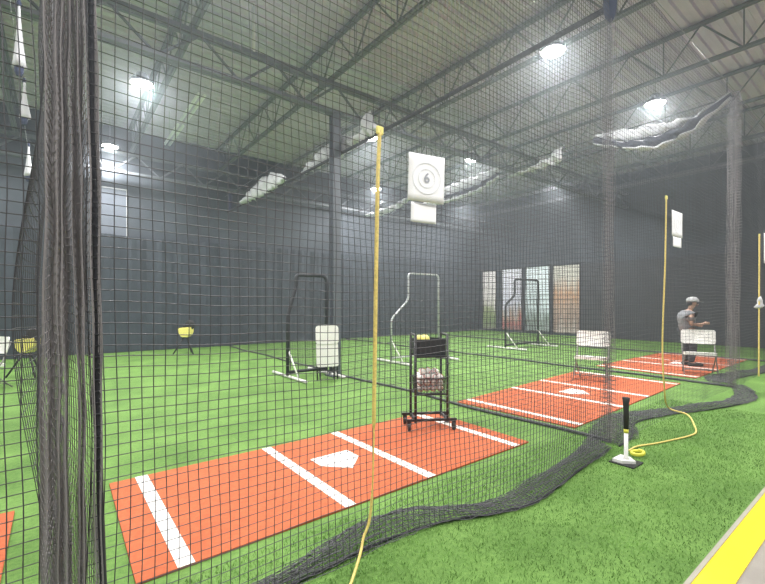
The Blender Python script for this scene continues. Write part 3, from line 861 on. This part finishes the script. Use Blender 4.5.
for lay, z in ((0, 0.482), (1, 0.546), (2, 0.610), (3, 0.665)):
    nx, ny = (4, 3) if lay < 3 else (3, 2)
    for i in range(nx):
        for j in range(ny):
            spots.append(((i - (nx - 1) / 2) * 0.079, (j - (ny - 1) / 2) * 0.079, z + random.uniform(-0.002, 0.004)))
for i, s in enumerate(spots):
    o = p0 if i == 0 else copy_tree(p0)
    o.location = TL @ Vector(s); o.rotation_euler = (random.uniform(0, 6), random.uniform(0, 6), random.uniform(0, 6))
    tag(o, 'white baseball with red stitching heaped in the cart basket', 'ball', 'baseballs in the cart basket')
p1 = ball_proto('practice_ball', 0.048, M['yellow_soft'], False)
cols = ['leftmost yellow practice ball in the top bin of the cart', 'front yellow practice ball in the top bin of the cart', 'rear yellow practice ball in the top bin of the cart']
for i, s in enumerate(((-0.12, -0.03, 1.060), (-0.055, -0.085, 1.060), (-0.04, 0.05, 1.060))):
    o = p1 if i == 0 else copy_tree(p1)
    o.location = TL @ Vector(s); tag(o, cols[i], 'ball', 'yellow balls in the cart bin')
o = tag(ball_proto('ball_bag', 0.09, M['dark_fabric'], False), 'dark cloth bag lying in the top bin of the ball cart', 'bag')
o.scale = (1.1, 1.3, 0.9); o.location = TL @ Vector((0.06, 0, 0.96))

# ------------------------------------------------------------------ batting tee
t = thing('batting_tee', 'batting tee with white base and black topped stem on the near turf', 'tee', (4.21, 1.69, 0.0))
bm = bmesh.new()
prism(bm, [(0.085 * x, 0.085 * y) for x, y in ((-1, 1), (-1, 0), (0, -1), (1, 0), (1, 1))], 0.012, 0.04)
obj('base', bm, M['white_plastic'], t)
bm = bmesh.new(); box(bm, (0, 0.0, 0.007), (0.22, 0.22, 0.014), bev=0.004); obj('base_shade', bm, M['dark_rubber'], t)  # dark slab around the white base stands in for its shadow
bm = bmesh.new(); lathe(bm, [(0.03, 0.035), (0.018, 0.06), (0.018, 0.30)], 12); obj('lower_stem', bm, M['white_plastic'], t, True)
bm = bmesh.new(); lathe(bm, [(0.021, 0.285), (0.021, 0.30), (0.021, 0.32)], 12); obj('collar', bm, M['yellow_lime'], t, True)
bm = bmesh.new(); lathe(bm, [(0.022, 0.32), (0.024, 0.50), (0.025, 0.56), (0.034, 0.61), (0.026, 0.615)], 14); obj('rubber_cup', bm, M['dark_rubber'], t, True)

# ------------------------------------------------------------------ pitching machines far down the lanes
def machine(label, loc, rz):
    t = thing('pitching_machine', label, 'machine', loc, rz, 'small yellow pitching machines')
    for k in range(3):
        a = R(90 + 120 * k); bm = bmesh.new()
        tube(bm, [(0.04 * math.cos(a), 0.04 * math.sin(a), 0.52), (0.34 * math.cos(a), 0.34 * math.sin(a), 0.015)], 0.018, 8); obj('leg', bm, M['black_metal'], t, True)
    bm = bmesh.new()
    prof = [(-0.18, 0.77), (0.18, 0.80), (0.17, 0.62), (0.08, 0.50), (-0.08, 0.50), (-0.16, 0.60)]
    f = [bm.verts.new((x, -0.13, z)) for x, z in prof]; b = [bm.verts.new((x, 0.13, z)) for x, z in prof]
    bm.faces.new(f); bm.faces.new(b[::-1])
    for i in range(6): bm.faces.new((f[i], b[i], b[(i + 1) % 6], f[(i + 1) % 6]))
    bmesh.ops.bevel(bm, geom=list(bm.edges), offset=0.02, segments=2, affect='EDGES')
    obj('body', bm, M['yellow_soft'], t)
    bm = bmesh.new(); lathe(bm, [(0.05, -0.04), (0.13, -0.035), (0.145, 0), (0.13, 0.035), (0.05, 0.04)], 18)
    bmesh.ops.rotate(bm, cent=(0, 0, 0), matrix=Matrix.Rotation(R(90), 3, 'X'), verts=bm.verts); bmesh.ops.translate(bm, vec=(0.12, 0, 0.86), verts=bm.verts)
    obj('throwing_wheel', bm, M['dark_rubber'], t, True)
    bm = bmesh.new(); box(bm, (0, -0.02, 0.815), (0.12, 0.1, 0.06), bev=0.01); obj('ball_chute', bm, M['black_metal'], t)
machine('small yellow machine on dark legs near the left edge, far down the first lane', (-0.47, 11.1, 0.0), CAMH)
machine('small yellow machine on dark legs far down the nearest full lane by the back curtain', (2.98, 13.2, 0.0), CAMH)

# ------------------------------------------------------------------ wall banners (right wall)
def banner_mat(name, cols, axis_scale, seed):
    m = bpy.data.materials.new(name); m.use_nodes = True; nt = m.node_tree; b = nt.nodes['Principled BSDF']; b.inputs['Roughness'].default_value = 0.6
    tc = nt.nodes.new('ShaderNodeTexCoord'); sp = nt.nodes.new('ShaderNodeSeparateXYZ'); nt.links.new(tc.outputs['Generated'], sp.inputs[0])
    n = nt.nodes.new('ShaderNodeTexNoise'); n.inputs['Scale'].default_value = 3.2; n.inputs['Detail'].default_value = 3
    mp = nt.nodes.new('ShaderNodeMapping'); mp.inputs['Location'].default_value = (seed, seed * 2, seed); mp.inputs['Scale'].default_value = axis_scale
    nt.links.new(tc.outputs['Generated'], mp.inputs[0]); nt.links.new(mp.outputs[0], n.inputs['Vector'])
    a = nt.nodes.new('ShaderNodeMath'); a.operation = 'MULTIPLY_ADD'; a.inputs[1].default_value = 0.5
    nt.links.new(n.outputs['Fac'], a.inputs[0])
    s2 = nt.nodes.new('ShaderNodeMath'); s2.operation = 'MULTIPLY'; s2.inputs[1].default_value = 0.8; nt.links.new(sp.outputs['Z'], s2.inputs[0])
    nt.links.new(s2.outputs[0], a.inputs[2])
    r = nt.nodes.new('ShaderNodeValToRGB'); e = r.color_ramp.elements
    e[0].position = cols[0][0]; e[0].color = (*cols[0][1], 1); e[1].position = cols[-1][0]; e[1].color = (*cols[-1][1], 1)
    for p, c in cols[1:-1]:
        q = e.new(p); q.color = (*c, 1)
    nt.links.new(a.outputs[0], r.inputs['Fac']); nt.links.new(r.outputs['Color'], b.inputs['Base Color'])
    return m
BM = [banner_mat('banner_print_green', [(0.20, (0.35, 0.33, 0.31)), (0.36, (0.20, 0.28, 0.13)), (0.52, (0.34, 0.40, 0.20)), (0.62, (0.82, 0.78, 0.78)), (0.9, (0.88, 0.84, 0.86))], (1, 3, 0.7), 1.0),
      banner_mat('banner_print_red', [(0.20, (0.25, 0.23, 0.24)), (0.34, (0.42, 0.12, 0.11)), (0.46, (0.45, 0.36, 0.30)), (0.58, (0.62, 0.64, 0.78)), (0.9, (0.80, 0.80, 0.92))], (1, 2, 1), 4.0),
      banner_mat('banner_print_blue', [(0.20, (0.30, 0.34, 0.36)), (0.38, (0.22, 0.28, 0.25)), (0.52, (0.60, 0.70, 0.76)), (0.9, (0.76, 0.85, 0.92))], (1, 2, 1), 7.0),
      banner_mat('banner_print_brown', [(0.20, (0.50, 0.46, 0.44)), (0.40, (0.32, 0.23, 0.19)), (0.55, (0.46, 0.34, 0.28)), (0.70, (0.52, 0.30, 0.18)), (0.9, (0.6, 0.58, 0.54))], (1, 2.6, 0.8), 9.0)]
LB = ['narrow wall banner with pale top and green lower half, left of the others', 'wall banner with lilac top and red patch, second from the left', 'pale blue wall banner behind the black screen, third from the left', 'brown and orange wall banner at the right end of the row']
for (ya, yb, zt), m, l in zip(((15.0 - 0.25, 13.85, 3.22), (13.50, 12.28, 3.26), (12.10, 10.78, 3.28), (10.62, 9.33, 3.26)), BM, LB):
    t = thing('wall_banner', l, 'banner', (RX - 0.03, (ya + yb) / 2, 0.12), 0, 'printed banners on the right wall')
    bm = bmesh.new(); box(bm, (0, 0, (zt - 0.12) / 2), (0.02, ya - yb, zt - 0.12)); obj('printed_sheet', bm, m, t)
    bm = bmesh.new()
    for s in (-1, 1): box(bm, (-0.012, s * (ya - yb) / 2, (zt - 0.12) / 2), (0.04, 0.05, zt - 0.10))
    box(bm, (-0.012, 0, zt - 0.12), (0.04, ya - yb, 0.04)); obj('frame', bm, M['black_metal'], t)

# ------------------------------------------------------------------ person standing behind the far chair
def skin(name, verts, edges, radii, m, parent, sub=2, root=0):
    me = bpy.data.meshes.new(name); me.from_pydata(verts, edges, []); me.update()
    o = bpy.data.objects.new(name, me); COL.objects.link(o); me.materials.append(m); o.parent = parent
    md = o.modifiers.new('skin', 'SKIN'); md.use_smooth_shade = True
    sv = me.skin_vertices[0].data
    for i, r in enumerate(radii):
        sv[i].radius = r if isinstance(r, tuple) else (r, r)
    sv[root].use_root = True
    o.modifiers.new('sub', 'SUBSURF').levels = sub; o.modifiers['sub'].render_levels = sub
    return o
# person faces +x locally (to the right of the photo)
t = thing('person', 'person in grey cap and grey shirt standing behind the far white chair, facing right', 'person', (11.86, 3.38, 0.015), CAMH + R(-12))
t.scale = (1.16, 1.16, 0.955)
V = [(0.00, 0, 0.86), (-0.02, 0, 1.02), (-0.03, 0, 1.18), (-0.01, 0, 1.30), (0.03, 0, 1.38), (0.06, 0, 1.46),      # 0-5 pelvis..neck, head base
     (0.00, 0.09, 0.82), (0.03, 0.10, 0.47), (-0.02, 0.10, 0.09), (0.10, 0.11, 0.045),                               # 6-9 left leg
     (0.00, -0.09, 0.82), (0.05, -0.10, 0.47), (0.00, -0.10, 0.09), (0.12, -0.11, 0.045),                            # 10-13 right leg
     (-0.02, 0.17, 1.28), (-0.06, 0.22, 1.03), (0.16, 0.16, 0.98), (0.22, 0.14, 0.99),                               # 14-17 left arm
     (-0.02, -0.17, 1.28), (-0.05, -0.22, 1.03), (0.18, -0.15, 1.04), (0.24, -0.13, 1.06)]                           # 18-21 right arm
Ed = [(0, 1), (1, 2), (2, 3), (3, 4), (4, 5), (0, 6), (6, 7), (7, 8), (8, 9), (0, 10), (10, 11), (11, 12), (12, 13), (3, 14), (14, 15), (15, 16), (16, 17), (3, 18), (18, 19), (19, 20), (20, 21)]
Rd = [(0.12, 0.14), (0.11, 0.13), (0.12, 0.15), (0.10, 0.13), 0.055, 0.055, 0.082, 0.056, 0.038, 0.03, 0.082, 0.056, 0.038, 0.03, 0.055, 0.043, 0.033, 0.026, 0.055, 0.043, 0.033, 0.026]
# the head, face and fingers grow from the same skeleton so the body stays one mesh
V += [(0.075, 0, 1.53), (0.085, 0, 1.60)]; Ed += [(5, 22), (22, 23)]; Rd += [(0.085, 0.078), (0.080, 0.072)]
for base, sgn in ((17, 1), (21, -1)):
    bx, by, bz = V[base]
    for k in range(4):
        dz = 0.024 - 0.016 * k; ln = (0.075, 0.085, 0.08, 0.062)[k]; i = len(V)
        V += [(bx + 0.035, by - sgn * 0.004, bz + dz), (bx + 0.035 + ln * 0.5, by - sgn * 0.012, bz + dz - 0.004), (bx + 0.03 + ln * 0.8, by - sgn * 0.035, bz + dz - 0.012)]
        Ed += [(base, i), (i, i + 1), (i + 1, i + 2)]; Rd += [0.010, 0.009, 0.008]
    i = len(V); V += [(bx + 0.012, by - sgn * 0.03, bz + 0.03), (bx + 0.045, by - sgn * 0.045, bz + 0.045)]; Ed += [(base, i), (i, i + 1)]; Rd += [0.011, 0.009]
skin('body', V, Ed, Rd, M['skin'], t, 1)
skin('shirt', [(0, 0, 0.80), (-0.02, 0, 1.02), (-0.03, 0, 1.18), (-0.01, 0, 1.30), (0.015, 0, 1.35), (-0.02, 0.17, 1.28), (-0.05, 0.21, 1.10), (-0.02, -0.17, 1.28), (-0.045, -0.21, 1.10)],
     [(0, 1), (1, 2), (2, 3), (3, 4), (3, 5), (5, 6), (3, 7), (7, 8)], [(0.15, 0.17), (0.14, 0.165), (0.15, 0.19), (0.14, 0.185), 0.085, 0.095, 0.075, 0.095, 0.075], M['shirt'], t, 2)
skin('trousers', [(0, 0, 0.86), (0, 0.09, 0.80), (0.03, 0.10, 0.47), (-0.02, 0.10, 0.08), (0, -0.09, 0.80), (0.05, -0.10, 0.47), (0, -0.10, 0.08)],
     [(0, 1), (1, 2), (2, 3), (0, 4), (4, 5), (5, 6)], [(0.135, 0.155), 0.10, 0.075, 0.06, 0.10, 0.075, 0.06], M['trousers'], t, 2)
for s in (1, -1):
    bm = bmesh.new(); box(bm, (0.06 if s > 0 else 0.08, s * 0.105, 0.04), (0.27, 0.095, 0.08), bev=0.03, seg=3); obj('shoe', bm, M['dark_rubber'], t, True)
bm = bmesh.new(); lathe(bm, [(0.108, 1.58), (0.110, 1.62), (0.095, 1.67), (0.06, 1.70), (0.01, 1.71)], 18, (0.075, 0, 0)); cp = obj('cap', bm, M['cap'], t, True)
bm = bmesh.new()
pts = [(0.08 + 0.17 * math.cos(a) * (1 if abs(a) < 1.2 else 0.8) + 0.03, 0.10 * math.sin(a)) for a in np.linspace(-PI / 2, PI / 2, 13)]
prism(bm, pts, 1.575, 1.587); obj('brim', bm, M['cap'], cp)
for nm, c, s, mm in (('nose', (0.172, 0, 1.52), (0.03, 0.026, 0.035), 'skin'), ('hair', (0.02, 0, 1.54), (0.10, 0.15, 0.10), 'trousers')):
    bm = bmesh.new(); bmesh.ops.create_uvsphere(bm, u_segments=12, v_segments=8, radius=0.5); bmesh.ops.scale(bm, vec=s, verts=bm.verts); bmesh.ops.translate(bm, vec=c, verts=bm.verts); obj(nm, bm, M[mm], t, True)
for s in (1, -1):
    bm = bmesh.new(); bmesh.ops.create_uvsphere(bm, u_segments=8, v_segments=6, radius=0.011); bmesh.ops.translate(bm, vec=(0.148, s * 0.032, 1.548), verts=bm.verts); obj('eye', bm, M['dark_rubber'], t, True)
    bm = bmesh.new(); bmesh.ops.create_uvsphere(bm, u_segments=8, v_segments=6, radius=0.5); bmesh.ops.scale(bm, vec=(0.035, 0.02, 0.06), verts=bm.verts); bmesh.ops.translate(bm, vec=(0.07, s * 0.082, 1.535), verts=bm.verts); obj('ear', bm, M['skin'], t, True)
bm = bmesh.new(); box(bm, (0.153, 0, 1.483), (0.012, 0.045, 0.010), bev=0.003); obj('mouth', bm, M['stitch'], t)

# ------------------------------------------------------------------ loose turf fibres close to the camera
N = 42000
bx = rng.uniform(0.2, 7.5, N); by = 0.785 + (2.45 - 0.785) * rng.random(N)
h = rng.uniform(0.008, 0.022, N); a = rng.uniform(0, 2 * PI, N); w = 0.0022
dx, dy = np.cos(a) * w, np.sin(a) * w; lx, ly = rng.normal(0, 0.008, N), rng.normal(0, 0.008, N)
p0_ = np.stack([bx - dx, by - dy, np.zeros(N)], -1); p1_ = np.stack([bx + dx, by + dy, np.zeros(N)], -1)
p2_ = np.stack([bx + lx + dx * .4, by + ly + dy * .4, h], -1); p3_ = np.stack([bx + lx - dx * .4, by + ly - dy * .4, h], -1)
vv = np.stack([p0_, p1_, p2_, p3_], 1).reshape(-1, 3)
o = link('turf_fibres', bulk_mesh('turf_fibres', vv, np.arange(N * 4).reshape(-1, 4)), M['blade'])
tag(o, 'short green artificial grass fibres on the near turf', 'grass', kind='stuff')

# ------------------------------------------------------------------ world, camera, view
w = bpy.data.worlds.new('hall_light'); SC.world = w; w.use_nodes = True
bg = w.node_tree.nodes['Background']; bg.inputs[0].default_value = (0.86, 0.90, 1.0, 1); bg.inputs[1].default_value = 0.9
HAZE = 0.008  # scatter added so lamps glow and walls look milky, imitating lens veil
if HAZE:
    vn = w.node_tree.nodes.new('ShaderNodeVolumeScatter'); vn.inputs['Density'].default_value = HAZE; vn.inputs['Anisotropy'].default_value = 0.75; vn.inputs['Color'].default_value = (0.80, 0.90, 1.0, 1)
    w.node_tree.links.new(vn.outputs[0], w.node_tree.nodes['World Output'].inputs['Volume'])
cd = bpy.data.cameras.new('camera'); cam = bpy.data.objects.new('camera', cd); COL.objects.link(cam)
cam.location = (0, 0, 1.5); cam.rotation_euler = (R(90), 0, CAMH)
cd.sensor_width = 36; cd.lens = 418 / 765 * 36; cd.shift_y = 11 / 765; cd.clip_start = 0.05; cd.clip_end = 200
SC.camera = cam
vs = SC.view_settings
vs.view_transform = 'Standard'; vs.look = 'None'; vs.gamma = 1; vs.use_curve_mapping = False; vs.exposure = 0.12
